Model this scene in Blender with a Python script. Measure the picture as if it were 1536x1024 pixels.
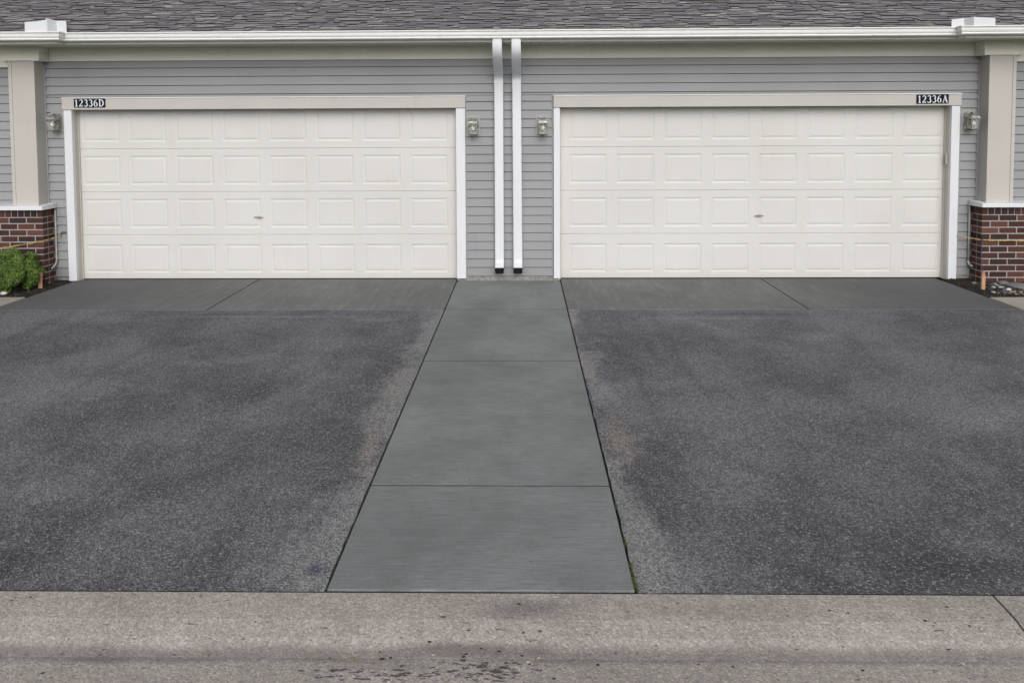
import bpy, bmesh, math, random
from math import radians, sin, cos, pi
from mathutils import Vector, Matrix, noise as mnoise

random.seed(7)
S = bpy.context.scene
for o in list(bpy.data.objects):
    bpy.data.objects.remove(o)

# ------------------------------------------------------------------ camera
cam_d = bpy.data.cameras.new("camera")
cam = bpy.data.objects.new("camera", cam_d)
S.collection.objects.link(cam)
S.camera = cam
cam_d.sensor_width = 36.0
cam_d.lens = 1109.0 / 1536 * 36
cam_d.shift_y = -(512 - 243.9) / 1536
cam_d.clip_start = 0.05
cam_d.clip_end = 500
YAW, PITCH, ROLL = 0.01474, 0.04842, -0.00463
fwd = Vector((-sin(YAW) * cos(PITCH), cos(YAW) * cos(PITCH), -sin(PITCH)))
rgt = Vector((cos(YAW), sin(YAW), 0))
upv = rgt.cross(fwd)
r2 = rgt * cos(ROLL) + upv * sin(ROLL)
u2 = -rgt * sin(ROLL) + upv * cos(ROLL)
M = Matrix((r2, u2, -fwd)).transposed().to_4x4()
M.translation = Vector((0.187, -9.3454, 1.9603))
cam.matrix_world = M

# ------------------------------------------------------------------ sky, sun, exposure (overcast day)
SUN_EL, SUN_AZ = radians(33), radians(174)      # azimuth from +Y, clockwise: high behind the camera
W = bpy.data.worlds.new("World")
S.world = W
W.use_nodes = True
wn = W.node_tree
for n in list(wn.nodes):
    wn.nodes.remove(n)
sky = wn.nodes.new("ShaderNodeTexSky")
sky.sky_type = 'NISHITA'
sky.sun_disc = False
sky.sun_elevation = SUN_EL
sky.sun_rotation = SUN_AZ
sky.dust_density = 4.0
sky.air_density = 1.0
hs = wn.nodes.new("ShaderNodeHueSaturation")
hs.inputs['Saturation'].default_value = 0.16
bg = wn.nodes.new("ShaderNodeBackground")
bg.inputs[1].default_value = 0.12
wo = wn.nodes.new("ShaderNodeOutputWorld")
wn.links.new(sky.outputs[0], hs.inputs['Color'])
wn.links.new(hs.outputs[0], bg.inputs[0])
wn.links.new(bg.outputs[0], wo.inputs[0])
sd = bpy.data.lights.new("sun", 'SUN')
sd.energy = 1.15
sd.angle = radians(55)
sd.color = (1.0, 0.975, 0.95)
sun = bpy.data.objects.new("sun", sd)
S.collection.objects.link(sun)
sdir = Vector((sin(SUN_AZ) * cos(SUN_EL), cos(SUN_AZ) * cos(SUN_EL), sin(SUN_EL)))
sun.rotation_euler = (-sdir).to_track_quat('-Z', 'Y').to_euler()
sun.location = (0, -20, 20)
S.view_settings.view_transform = 'Standard'
S.view_settings.look = 'None'
S.view_settings.exposure = 0.0
S.view_settings.gamma = 1.0
S.view_settings.use_curve_mapping = False

# ------------------------------------------------------------------ node helpers
class NT:
    def __init__(s, name):
        s.m = bpy.data.materials.new(name)
        s.m.use_nodes = True
        s.t = s.m.node_tree
        s.b = s.t.nodes['Principled BSDF']
        s.geo = None
        s.pos = None
    def n(s, typ, **kw):
        nd = s.t.nodes.new(typ)
        for k, v in kw.items():
            setattr(nd, k, v)
        return nd
    def set(s, sock, v):
        if hasattr(v, 'is_output') or isinstance(v, bpy.types.NodeSocket):
            s.t.links.new(v, sock)
        else:
            if isinstance(v, (tuple, list)) and len(v) == 3 and sock.type == 'RGBA':
                v = (*v, 1)
            sock.default_value = v
    def P(s):
        if s.pos is None:
            s.pos = s.n('ShaderNodeNewGeometry').outputs['Position']
        return s.pos
    def mapv(s, scale=(1, 1, 1), loc=(0, 0, 0), rot=(0, 0, 0), src=None):
        m = s.n('ShaderNodeMapping')
        s.set(m.inputs[0], src or s.P())
        m.inputs['Scale'].default_value = scale
        m.inputs['Location'].default_value = loc
        m.inputs['Rotation'].default_value = rot
        return m.outputs[0]
    def noise(s, scale, detail=4, rough=.55, vec=None, dist=0):
        x = s.n('ShaderNodeTexNoise')
        s.set(x.inputs['Vector'], vec or s.P())
        x.inputs['Scale'].default_value = scale
        x.inputs['Detail'].default_value = detail
        x.inputs['Roughness'].default_value = rough
        x.inputs['Distortion'].default_value = dist
        return x.outputs['Fac']
    def voro(s, scale, vec=None, feature='F1', out='Color', rnd=1.0):
        x = s.n('ShaderNodeTexVoronoi', feature=feature)
        s.set(x.inputs['Vector'], vec or s.P())
        x.inputs['Scale'].default_value = scale
        x.inputs['Randomness'].default_value = rnd
        return x.outputs[out]
    def math(s, op, a, b=0.0, c=0.0, clamp=False):
        x = s.n('ShaderNodeMath', operation=op, use_clamp=clamp)
        s.set(x.inputs[0], a); s.set(x.inputs[1], b); s.set(x.inputs[2], c)
        return x.outputs[0]
    def mr(s, v, a, b, c=0.0, d=1.0, smooth=True):
        x = s.n('ShaderNodeMapRange')
        x.interpolation_type = 'SMOOTHSTEP' if smooth else 'LINEAR'
        s.set(x.inputs[0], v)
        for i, q in enumerate((a, b, c, d)):
            s.set(x.inputs[1 + i], q)
        return x.outputs[0]
    def mix(s, f, a, b, mode='MIX'):
        x = s.n('ShaderNodeMix', data_type='RGBA', blend_type=mode)
        s.set(x.inputs[0], f)
        s.set(x.inputs[6], a); s.set(x.inputs[7], b)
        return x.outputs[2]
    def sepc(s, c, i=0):
        x = s.n('ShaderNodeSeparateColor')
        s.set(x.inputs[0], c)
        return x.outputs[i]
    def sepx(s, i):
        x = s.n('ShaderNodeSeparateXYZ')
        s.set(x.inputs[0], s.P())
        return x.outputs[i]
    def island(s):
        return s.n('ShaderNodeNewGeometry').outputs['Random Per Island']
    def ramp(s, v, stops, const=False):
        x = s.n('ShaderNodeValToRGB')
        if const: x.color_ramp.interpolation = 'CONSTANT'
        s.set(x.inputs[0], v)
        e = x.color_ramp.elements
        while len(e) < len(stops): e.new(0.5)
        for q, (p, c) in zip(e, stops):
            q.position = p; q.color = (*c, 1)
        return x.outputs[0]
    def blob(s, cx, cy, rx, ry, rot=0.0, soft=0.2, wob=0.45, wscale=3.0):
        """soft irregular patch on a horizontal surface: 1 inside, 0 outside"""
        m = s.n('ShaderNodeMapping', vector_type='TEXTURE')
        s.set(m.inputs[0], s.P())
        m.inputs['Location'].default_value = (cx, cy, 0)
        m.inputs['Rotation'].default_value = (0, 0, rot)
        m.inputs['Scale'].default_value = (rx, ry, 1000)
        l = s.n('ShaderNodeVectorMath', operation='LENGTH')
        s.set(l.inputs[0], m.outputs[0])
        key = ('w', wscale)
        if not hasattr(s, 'cache'): s.cache = {}
        if key not in s.cache: s.cache[key] = s.noise(wscale, 5, .6)
        w = s.math('MULTIPLY_ADD', s.cache[key], 2 * wob, -wob)
        d = s.math('ADD', l.outputs['Value'], w)
        return s.mr(d, soft, 1.0, 1.0, 0.0)
    def bump(s, h, strength=.3, dist=.003, prev=None):
        x = s.n('ShaderNodeBump')
        x.inputs['Strength'].default_value = strength
        x.inputs['Distance'].default_value = dist
        s.set(x.inputs['Height'], h)
        if prev is not None: s.set(x.inputs['Normal'], prev)
        return x.outputs[0]
    def done(s, col, rough=.8, spec=.3, normal=None, metal=0):
        s.set(s.b.inputs['Base Color'], col)
        s.set(s.b.inputs['Roughness'], rough)
        s.b.inputs['Specular IOR Level'].default_value = spec
        s.b.inputs['Metallic'].default_value = metal
        if normal is not None: s.set(s.b.inputs['Normal'], normal)
        return s.m

def painted(name, col, rough=.5, var=.05, dirt=.0, spec=.3, dirtcol=(.2, .17, .13)):
    t = NT(name)
    n1 = t.noise(1.7, 4, .6)
    n2 = t.noise(60, 3, .6)
    dark = tuple(c * (1 - var * 2) for c in col)
    c = t.mix(t.mr(n1, .3, .7), dark, col)
    c = t.mix(t.mr(n2, .3, .7, 0, .25), c, tuple(min(1, k * (1 + var)) for k in col))
    if dirt:
        v = t.noise(3.0, 6, .7, vec=t.mapv((5, 5, .6)))
        c = t.mix(t.mr(v, .52, .8, 0, dirt), c, dirtcol)
    nm = t.bump(t.noise(140, 3, .6), .12, .001)
    return t.done(c, rough, spec, nm)

# ------------------------------------------------------------------ materials
MAT = {}
# vinyl siding with faint wood-grain emboss and slight fade
t = NT('siding_vinyl')
g = t.noise(30, 4, .6, vec=t.mapv((1, 8, 8)))
big = t.noise(.9, 3, .5)
c = t.mix(t.mr(big, .3, .7), (.266, .268, .281), (.298, .299, .311))
c = t.mix(t.mr(g, .3, .75, 0, .3), c, (.26, .26, .275))
dirt = t.noise(1.6, 6, .7, vec=t.mapv((4, 4, .8)))
c = t.mix(t.mr(dirt, .55, .8, 0, .25), c, (.22, .215, .21))
low = t.mr(t.math('ADD', t.sepx(2), t.math('MULTIPLY', t.noise(6, 5), .25)), .15, .42, .35, 0)
c = t.mix(low, c, (.2, .19, .18))
MAT['siding'] = t.done(c, .55, .3, t.bump(g, .25, .001))
MAT['white'] = painted('white_aluminium', (.69, .705, .735), .42, .02, .10, .4)
MAT['gutter'] = painted('gutter_aluminium', (.80, .805, .79), .40, .03, .16, .4)
MAT['frieze'] = painted('cream_trim', (.80, .79, .71), .55, .03, .12)
MAT['beige'] = painted('beige_trim', (.50, .482, .452), .5, .03, .12)
MAT['column'] = painted('column_wrap', (.49, .465, .435), .5, .025, .08)
MAT['soffit'] = painted('soffit_vinyl', (.68, .68, .61), .6, .04, .15)
MAT['jamb'] = painted('door_jamb_beige', (.56, .53, .48), .5, .03, .25, dirtcol=(.3, .25, .18))
MAT['black'] = painted('black_rubber', (.012, .012, .014), .6, .1)
MAT['dark'] = painted('dark_gap', (.02, .022, .022), .9, .1)
# steel garage door, embossed grain, light dust towards the bottom
t = NT('garage_door_paint')
g = t.noise(24, 5, .6, vec=t.mapv((1.2, 8, 9)))
c = t.mix(t.mr(t.noise(.8, 4), .3, .7), (.600, .590, .572), (.638, .629, .612))
st = t.noise(1.4, 6, .7, vec=t.mapv((4, 4, .7)))
c = t.mix(t.mr(st, .52, .8, 0, .16), c, (.5, .46, .4))
lo = t.mr(t.math('ADD', t.sepx(2), t.math('MULTIPLY', t.noise(4, 5), .2)), .04, .3, .45, 0)
c = t.mix(lo, c, (.49, .46, .41))
MAT['door'] = t.done(c, .5, .3, t.bump(g, .22, .0012))
# concrete foundation
t = NT('foundation_concrete')
c = t.ramp(t.noise(14, 6, .7), [(.25, (.12, .115, .11)), (.5, (.27, .265, .25)), (.75, (.38, .37, .35))])
MAT['foundation'] = t.done(c, .9, .2, t.bump(t.noise(60), .5, .004))
# shingles
t = NT('asphalt_shingles')
isl = t.island()
c = t.ramp(isl, [(0, (.135, .129, .143)), (.25, (.175, .167, .181)), (.5, (.215, .205, .218)), (.75, (.265, .252, .262)), (.93, (.34, .318, .322)), (.99, (.46, .42, .41))])
gr = t.voro(260)
c = t.mix(.30, c, t.ramp(t.sepc(gr), [(0, (.05, .047, .052)), (.5, (.16, .15, .16)), (1, (.38, .36, .36))]), 'MIX')
c = t.mix(t.mr(t.noise(1.2, 4), .35, .7, 0, .25), c, (.12, .115, .12))
MAT['shingle'] = t.done(c, .95, .15, t.bump(t.noise(200, 3), .5, .003))
MAT['shingle_edge_shadow'] = painted('cut_shingle_edge_shadow', (.030, .028, .031), .95, .2)  # dark asphalt edge, with the shadow line under each course painted in
# brick
t = NT('red_brick')
isl = t.island()
c = t.ramp(isl, [(0, (.026, .018, .018)), (.3, (.042, .023, .021)), (.55, (.060, .027, .023)), (.78, (.082, .034, .027)), (.93, (.12, .05, .037)), (1, (.15, .07, .05))])
n = t.noise(45, 6, .7)
c = t.mix(t.mr(n, .35, .75, 0, .55), c, (.05, .028, .026))
c = t.mix(t.mr(t.noise(160, 3, .7), .58, .75, 0, .4), c, (.3, .2, .17))
MAT['brick'] = t.done(c, .85, .2, t.bump(n, .6, .004))
t = NT('mortar')
c = t.ramp(t.noise(70, 5, .7), [(.3, (.24, .23, .225)), (.7, (.42, .405, .40))])
MAT['mortar'] = t.done(c, .95, .1, t.bump(t.noise(150), .5, .003))

def concrete_slab(name, ca, cb, streak=0):
    t = NT(name)
    big = t.noise(1.1, 5, .6, vec=t.mapv((1, .7, 1)))
    broom = t.noise(4, 5, .8, vec=t.mapv((1.6, 30, 1)))
    broom2 = t.noise(5, 4, .7, vec=t.mapv((.25, 3.2, 1), (3, 7, 0)))
    blot = t.noise(2.6, 6, .7, vec=t.mapv((1, 1.6, 1), (9, 2, 0)))
    c = t.mix(t.mr(big, .34, .66), ca, cb)
    c = t.mix(t.mr(t.noise(.9, 4, .6, vec=t.mapv((1, .8, 1), (6, 1, 0))), .45, .68, 0, .7), c, tuple(k * 1.28 for k in cb))
    c = t.mix(t.mr(broom2, .38, .72, 0, .35), c, tuple(k * 1.15 for k in cb))
    c = t.mix(t.mr(blot, .5, .72, 0, .38), c, tuple(k * .66 for k in ca))
    c = t.mix(t.mr(broom, .36, .66, 0, .6), c, tuple(k * .62 for k in ca))
    c = t.mix(t.mr(t.noise(300, 2, .6), .35, .7, 0, .5), c, tuple(k * .55 for k in ca))
    c = t.mix(t.mr(t.noise(170, 3, .7, vec=t.mapv((1, .5, 1))), .55, .75, 0, .35), c, tuple(min(1, k * 1.5) for k in cb))
    pit = t.sepc(t.voro(9))
    d = t.voro(9, out='Distance')
    spot = t.math('MULTIPLY', t.mr(d, .03, .08, 1, 0), t.mr(pit, .8, .82))
    c = t.mix(t.math('MULTIPLY', spot, .7), c, (.03, .03, .03))
    if streak:
        # arc-shaped trowel / tyre marks swinging out of the garage
        for rz, lx in ((.5, 0), (-.45, 5)):
            w = t.noise(2.2, 5, .7, vec=t.mapv((7, .7, 1), (lx, 0, 0), (0, 0, rz)))
            c = t.mix(t.mr(w, .50, .72, 0, .35), c, tuple(k * 1.45 for k in cb))
        # darker, sealed towards the outer end
        ed = t.mr(t.math('ADD', t.math('ABSOLUTE', t.sepx(0)), t.math('MULTIPLY', t.noise(1.5, 4), 1.6)), 3.2, 5.6, 0, .62)
        c = t.mix(ed, c, (.075, .074, .080))
    nm = t.bump(broom, .35, .002)
    nm = t.bump(t.noise(300, 2), .25, .001, nm)
    return t.done(c, .78, .28, nm)
MAT['walk'] = concrete_slab('walkway_concrete', (.180, .191, .192), (.262, .274, .277))
MAT['apronL'] = concrete_slab('apron_concrete', (.140, .147, .145), (.185, .193, .188), 1.0)
MAT['sidewalk'] = concrete_slab('old_concrete', (.36, .335, .29), (.45, .42, .37))

# asphalt driveway
def asphalt(name, blobs=True, base=((.118, .116, .130), (.245, .242, .259))):
    t = NT(name)
    big = t.noise(.75, 6, .62, vec=t.mapv((1, .8, 1)))
    mid = t.noise(4.5, 6, .7)
    grit = t.noise(38, 4, .75)
    c = t.mix(t.mr(big, .38, .64), base[0], base[1])
    c = t.mix(t.mr(mid, .35, .7, 0, .4), c, tuple(k * 1.3 for k in base[1]))
    def lay(c, mask, col, k, rag=.55):
        # ragged, grainy application: the mask is eaten away by fine and middling noise
        g_ = t.math('ADD', t.math('MULTIPLY_ADD', grit, rag * 1.6, -rag * .8), t.math('MULTIPLY_ADD', mid, rag * 1.8, -rag * .9))
        m_ = t.mr(t.math('ADD', mask, g_), .1, 1.0, 0, k)
        m_ = t.math('MULTIPLY', m_, t.mr(mask, 0, .25))
        return t.mix(m_, c, col)
    if blobs:
        ax = t.math('ABSOLUTE', t.sepx(0))
        wear = t.noise(1.1, 5, .7, vec=t.mapv((1.6, .75, 1), (4, 8, 0)))
        # pale worn bands along the walkway, wider on the left
        wd = t.mr(t.sepx(0), -.1, .1, 1.02, .96)
        band = t.mr(t.math('ADD', ax, t.math('MULTIPLY_ADD', wear, 1.1, -.55)), .66, wd, 1, 0)
        dk = [(-1.75, -3.9, .38, 1.0, -.3), (-1.55, -5.2, .4, .8, -.2), (-3.0, -2.7, .9, .7, .3), (-4.2, -2.1, 1.4, .4, 0), (-2.4, -6.1, 1.7, .22, 0), (-4.4, -3.6, .9, .8, .3), (-1.35, -2.4, .5, .5, 0),
              (1.7, -2.3, .5, .6, -.15), (2.2, -3.8, .9, .8, .3), (4.1, -2.9, 1.1, .7, 0), (2.6, -4.5, 1.1, .45, .1), (2.4, -1.68, 2.6, .13, 0), (-3.0, -1.68, 2.4, .12, 0), (2.2, -6.12, 1.2, .2, 0), (1.7, -5.3, .45, .5, 0)]
        for b in dk:
            c = lay(c, t.blob(*b, wob=.6, wscale=1.6, soft=-.5), (.068, .067, .082), .56, .42)
        c = lay(c, band, (.44, .432, .43), .66)
        lt = [(-2.3, -1.78, 2.2, .09, 0), (2.0, -1.84, 1.4, .16, 0), (1.35, -3.75, .8, .2, .15), (-2.3, -5.5, .7, .5, 0), (1.3, -5.3, .6, .7, 0), (3.3, -4.4, .9, .5, .3), (-3.2, -3.9, .8, .6, 0),
              (1.9, -2.0, .12, .8, .6), (-1.3, -1.9, .5, .14, 0), (3.0, -2.5, .5, .25, .5), (-2.2, -3.2, .9, .25, .2)]
        for b in lt:
            c = lay(c, t.blob(*b, wob=.4, wscale=5.0, soft=-.2), (.36, .355, .365), .50)
        tn = [(.80, -4.78, .17, .55, .05, .75), (.72, -3.5, .06, .3, 0, .9), (-.76, -4.95, .12, .6, .05, .6), (.70, -1.95, .06, .22, 0, .8), (-.80, -3.9, .14, .5, .1, .45)]
        for b in tn:
            c = lay(c, t.blob(*b[:5], wob=.22, wscale=5.0, soft=-.1), (.47, .415, .34), .7 * b[5], .5)
        for b in [(-.735, -6.16, .10, .09, .2), (.676, -4.1, .016, .75, 0)]:
            c = lay(c, t.blob(*b, wob=.15, wscale=5.0, soft=-.1), (.06, .085, .15), .75, .3)
        sm = t.noise(2.0, 6, .78, vec=t.mapv((1, 3, 1), (5, 1, 0)))
        c = t.mix(t.mr(sm, .60, .76, 0, .35), c, (.40, .40, .40))
        # faint tyre tracks running up each drive
        tr = t.noise(1.0, 4, .65, vec=t.mapv((3.4, .22, 1), (2, 3, 0)))
        c = t.mix(t.mr(tr, .52, .70, 0, .35), c, (.09, .088, .098))
    # aggregate: every cell its own stone
    wv = t.n('ShaderNodeTexNoise'); wv.inputs['Scale'].default_value = 70; wv.inputs['Detail'].default_value = 3
    t.set(wv.inputs['Vector'], t.P())
    dv = t.n('ShaderNodeVectorMath', operation='MULTIPLY_ADD')
    t.set(dv.inputs[0], wv.outputs['Color']); dv.inputs[1].default_value = (.014,) * 3; t.set(dv.inputs[2], t.P())
    V = dv.outputs[0]
    a1 = t.voro(122, V); v1 = t.sepc(a1); v2 = t.sepc(t.voro(260, V), 1); v3 = t.sepc(t.voro(48, V), 2)
    e1 = t.voro(122, V, out='Distance')
    g1 = t.ramp(v1, [(0, (.34, .34, .36)), (.35, (.70, .70, .71)), (.7, (1.0, 1, 1)), (.88, (1.0, .99, .985)), (1, (1, 1, 1))])
    c = t.mix(.9, c, g1, 'MULTIPLY')
    c = t.mix(t.mr(v2, .15, .9, 0, .5), c, (.030, .030, .035))
    f1 = t.math('MULTIPLY', t.mr(v1, .72, .96), t.mr(e1, .30, .62, 1, 0))
    c = t.mix(t.math('MULTIPLY', f1, .74), c, t.ramp(v2, [(0, (.36, .36, .38)), (.4, (.46, .445, .435)), (.75, (.40, .395, .41)), (1, (.66, .64, .61))]))
    f3 = t.math('MULTIPLY', t.mr(v3, .965, .98), t.mr(t.voro(48, V, out='Distance'), .18, .34, 1, 0))
    c = t.mix(t.math('MULTIPLY', f3, .7), c, (.50, .48, .45))
    h = t.math('ADD', t.math('MULTIPLY', e1, -1.0), t.math('MULTIPLY', v1, .7))
    nm = t.bump(h, .8, .006)
    return t.done(c, t.mr(mid, .3, .7, .75, .95), .25, nm)
MAT['asphalt'] = asphalt('driveway_asphalt')
MAT['street'] = asphalt('street_asphalt', False, ((.07, .07, .072), (.12, .12, .122)))
# kerb / gutter pan: worn exposed-aggregate concrete
t = NT('kerb_concrete')
c = t.mix(t.mr(t.noise(1.6, 6, .65), .3, .7), (.38, .348, .322), (.52, .478, .445))
c = t.mix(t.mr(t.noise(9, 6, .7), .35, .75, 0, .4), c, (.19, .175, .165))
wv = t.n('ShaderNodeTexNoise'); wv.inputs['Scale'].default_value = 60; t.set(wv.inputs['Vector'], t.P())
dv = t.n('ShaderNodeVectorMath', operation='MULTIPLY_ADD')
t.set(dv.inputs[0], wv.outputs['Color']); dv.inputs[1].default_value = (.012,) * 3; t.set(dv.inputs[2], t.P())
V = dv.outputs[0]
v1 = t.voro(110, V); e1 = t.voro(110, V, out='Distance')
c = t.mix(.40, c, t.ramp(t.sepc(v1), [(0, (.10, .09, .085)), (.3, (.20, .185, .17)), (.6, (.30, .275, .25)), (.85, (.40, .36, .32)), (1, (.58, .54, .50))]))
c = t.mix(t.mr(t.sepc(t.voro(240, V), 1), .5, 1, 0, .4), c, (.12, .11, .105))
# shadow band along the gutter flow line, painted into the concrete colour
band = t.math('MULTIPLY', t.mr(t.math('ABSOLUTE', t.math('ADD', t.sepx(1), t.math('MULTIPLY_ADD', t.noise(2.2, 5), .06, 6.595))), .01, .05, 1, 0), .5)
c = t.mix(band, c, (.11, .10, .098))
for b, k in (((.22, -6.42, .30, .10, 0), .5), ((.0, -6.6, .5, .045, 0), .45), ((-1.5, -6.66, .5, .03, 0), .35), ((.9, -6.42, .4, .06, 0), .2), ((-.35, -6.68, .35, .05, 0), .3)):
    c = t.mix(t.math('MULTIPLY', t.blob(*b, wob=.5, wscale=8.0, soft=.0), k), c, (.075, .07, .068))
# tar-like blotches, stretched along the gutter
area = t.math('MAXIMUM', t.math('MAXIMUM', t.blob(.02, -6.70, .36, .10, 0, wob=.1), t.math('MULTIPLY', t.blob(-.35, -6.72, .5, .06, 0, wob=.1), .8)), .0)
dn = t.noise(24, 6, .62, vec=t.mapv((1, 2.8, 1), (3, 1, 0)))
sp = t.mr(t.math('ADD', dn, t.math('MULTIPLY', area, .145)), .648, .68)
sp2 = t.mr(t.noise(26, 3, .5, vec=t.mapv((1, 2.2, 1), (7, 1, 0))), .745, .765)
c = t.mix(t.math('MULTIPLY', t.math('MAXIMUM', sp, t.math('MULTIPLY', sp2, .8)), .85), c, (.040, .040, .044))
MAT['kerb'] = t.done(c, .85, .25, t.bump(t.math('MULTIPLY', e1, -1), .5, .004))
# planting bed
t = NT('mulch')
v = t.voro(70, t.mapv((1, 1.7, 1)))
c = t.ramp(t.sepc(v), [(0, (.010, .009, .008)), (.5, (.024, .021, .019)), (.85, (.05, .042, .035)), (1, (.11, .09, .07))])
MAT['mulch'] = t.done(c, .95, .15, t.bump(t.noise(60, 5), 1, .02))
t = NT('lawn_soil')
c = t.ramp(t.noise(9, 6, .7), [(.3, (.03, .05, .015)), (.6, (.055, .09, .03)), (.8, (.09, .12, .05))])
MAT['lawn'] = t.done(c, .95, .1, t.bump(t.noise(50), .8, .03))
t = NT('shrub_leaf')
isl = t.island()
c = t.ramp(isl, [(0, (.035, .075, .015)), (.35, (.080, .150, .026)), (.7, (.15, .24, .045)), (1, (.29, .39, .10))])
t.b.inputs['Subsurface Weight'].default_value = 0
MAT['leaf'] = t.done(c, .5, .35)
MAT['stem'] = painted('shrub_stem', (.09, .06, .04), .9, .2)
t = NT('moss')
c = t.ramp(t.island(), [(0, (.05, .07, .02)), (.6, (.10, .12, .035)), (1, (.16, .15, .06))])
MAT['moss'] = t.done(c, .95, .1)
t = NT('river_stone')
c = t.ramp(t.island(), [(0, (.02, .02, .021)), (.55, (.06, .06, .063)), (.8, (.16, .155, .15)), (.93, (.3, .29, .28)), (1, (.6, .58, .55))])
c = t.mix(t.mr(t.noise(90, 4), .4, .7, 0, .3), c, (.04, .04, .04))
MAT['stone'] = t.done(c, .75, .3, t.bump(t.noise(120), .3, .002))
MAT['paleStone'] = painted('pale_stone', (.62, .61, .59), .8, .12)
MAT['slate'] = painted('grey_flat_stone', (.20, .205, .205), .8, .15)
t = NT('raw_wood')
g = t.noise(12, 5, .7, vec=t.mapv((12, 12, 1)))
MAT['wood'] = t.done(t.ramp(g, [(.3, (.36, .20, .12)), (.7, (.56, .35, .23))]), .8, .2, t.bump(g, .3, .002))
t = NT('yellow_cord')
g = t.noise(60, 2, .5)
MAT['cord'] = t.done(t.ramp(g, [(.35, (.34, .20, .06)), (.55, (.55, .40, .13)), (.75, (.66, .58, .38))]), .7, .3)
MAT['blue'] = painted('blue_string', (.06, .11, .20), .7, .2)
MAT['conduit'] = painted('conduit_grey', (.42, .41, .37), .5, .05, .2)
t = NT('weathered_nickel')
c = t.ramp(t.noise(35, 5, .7), [(.3, (.14, .14, .125)), (.5, (.30, .30, .28)), (.7, (.55, .55, .51))])
MAT['nickel'] = t.done(c, .38, .5, t.bump(t.noise(80), .15, .001), metal=.55)
t = NT('frosted_glass')
t.b.inputs['Transmission Weight'].default_value = .9
t.b.inputs['IOR'].default_value = 1.08
MAT['glass'] = t.done((.93, .94, .90), .12, 1.0)
MAT['blockgrey'] = painted('lamp_block', (.37, .37, .355), .5, .06, .2)
MAT['bulb'] = painted('lamp_socket', (.80, .80, .74), .5, .03)
MAT['navy'] = painted('navy_plaque', (.008, .014, .028), .6, .15, spec=.12)
MAT['lett'] = painted('sign_white', (.74, .76, .78), .5, .05)
MAT['chrome'] = painted('lock_metal', (.30, .29, .28), .35, .1)
MAT['litter'] = painted('leaf_litter', (.028, .024, .02), .9, .3)
t = NT('litter_bits')
MAT['bits'] = t.done(t.ramp(t.island(), [(0, (.03, .028, .027)), (.6, (.05, .045, .04)), (.72, (.28, .17, .11)), (.82, (.38, .33, .28)), (1, (.58, .55, .52))]), .9, .1)

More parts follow.
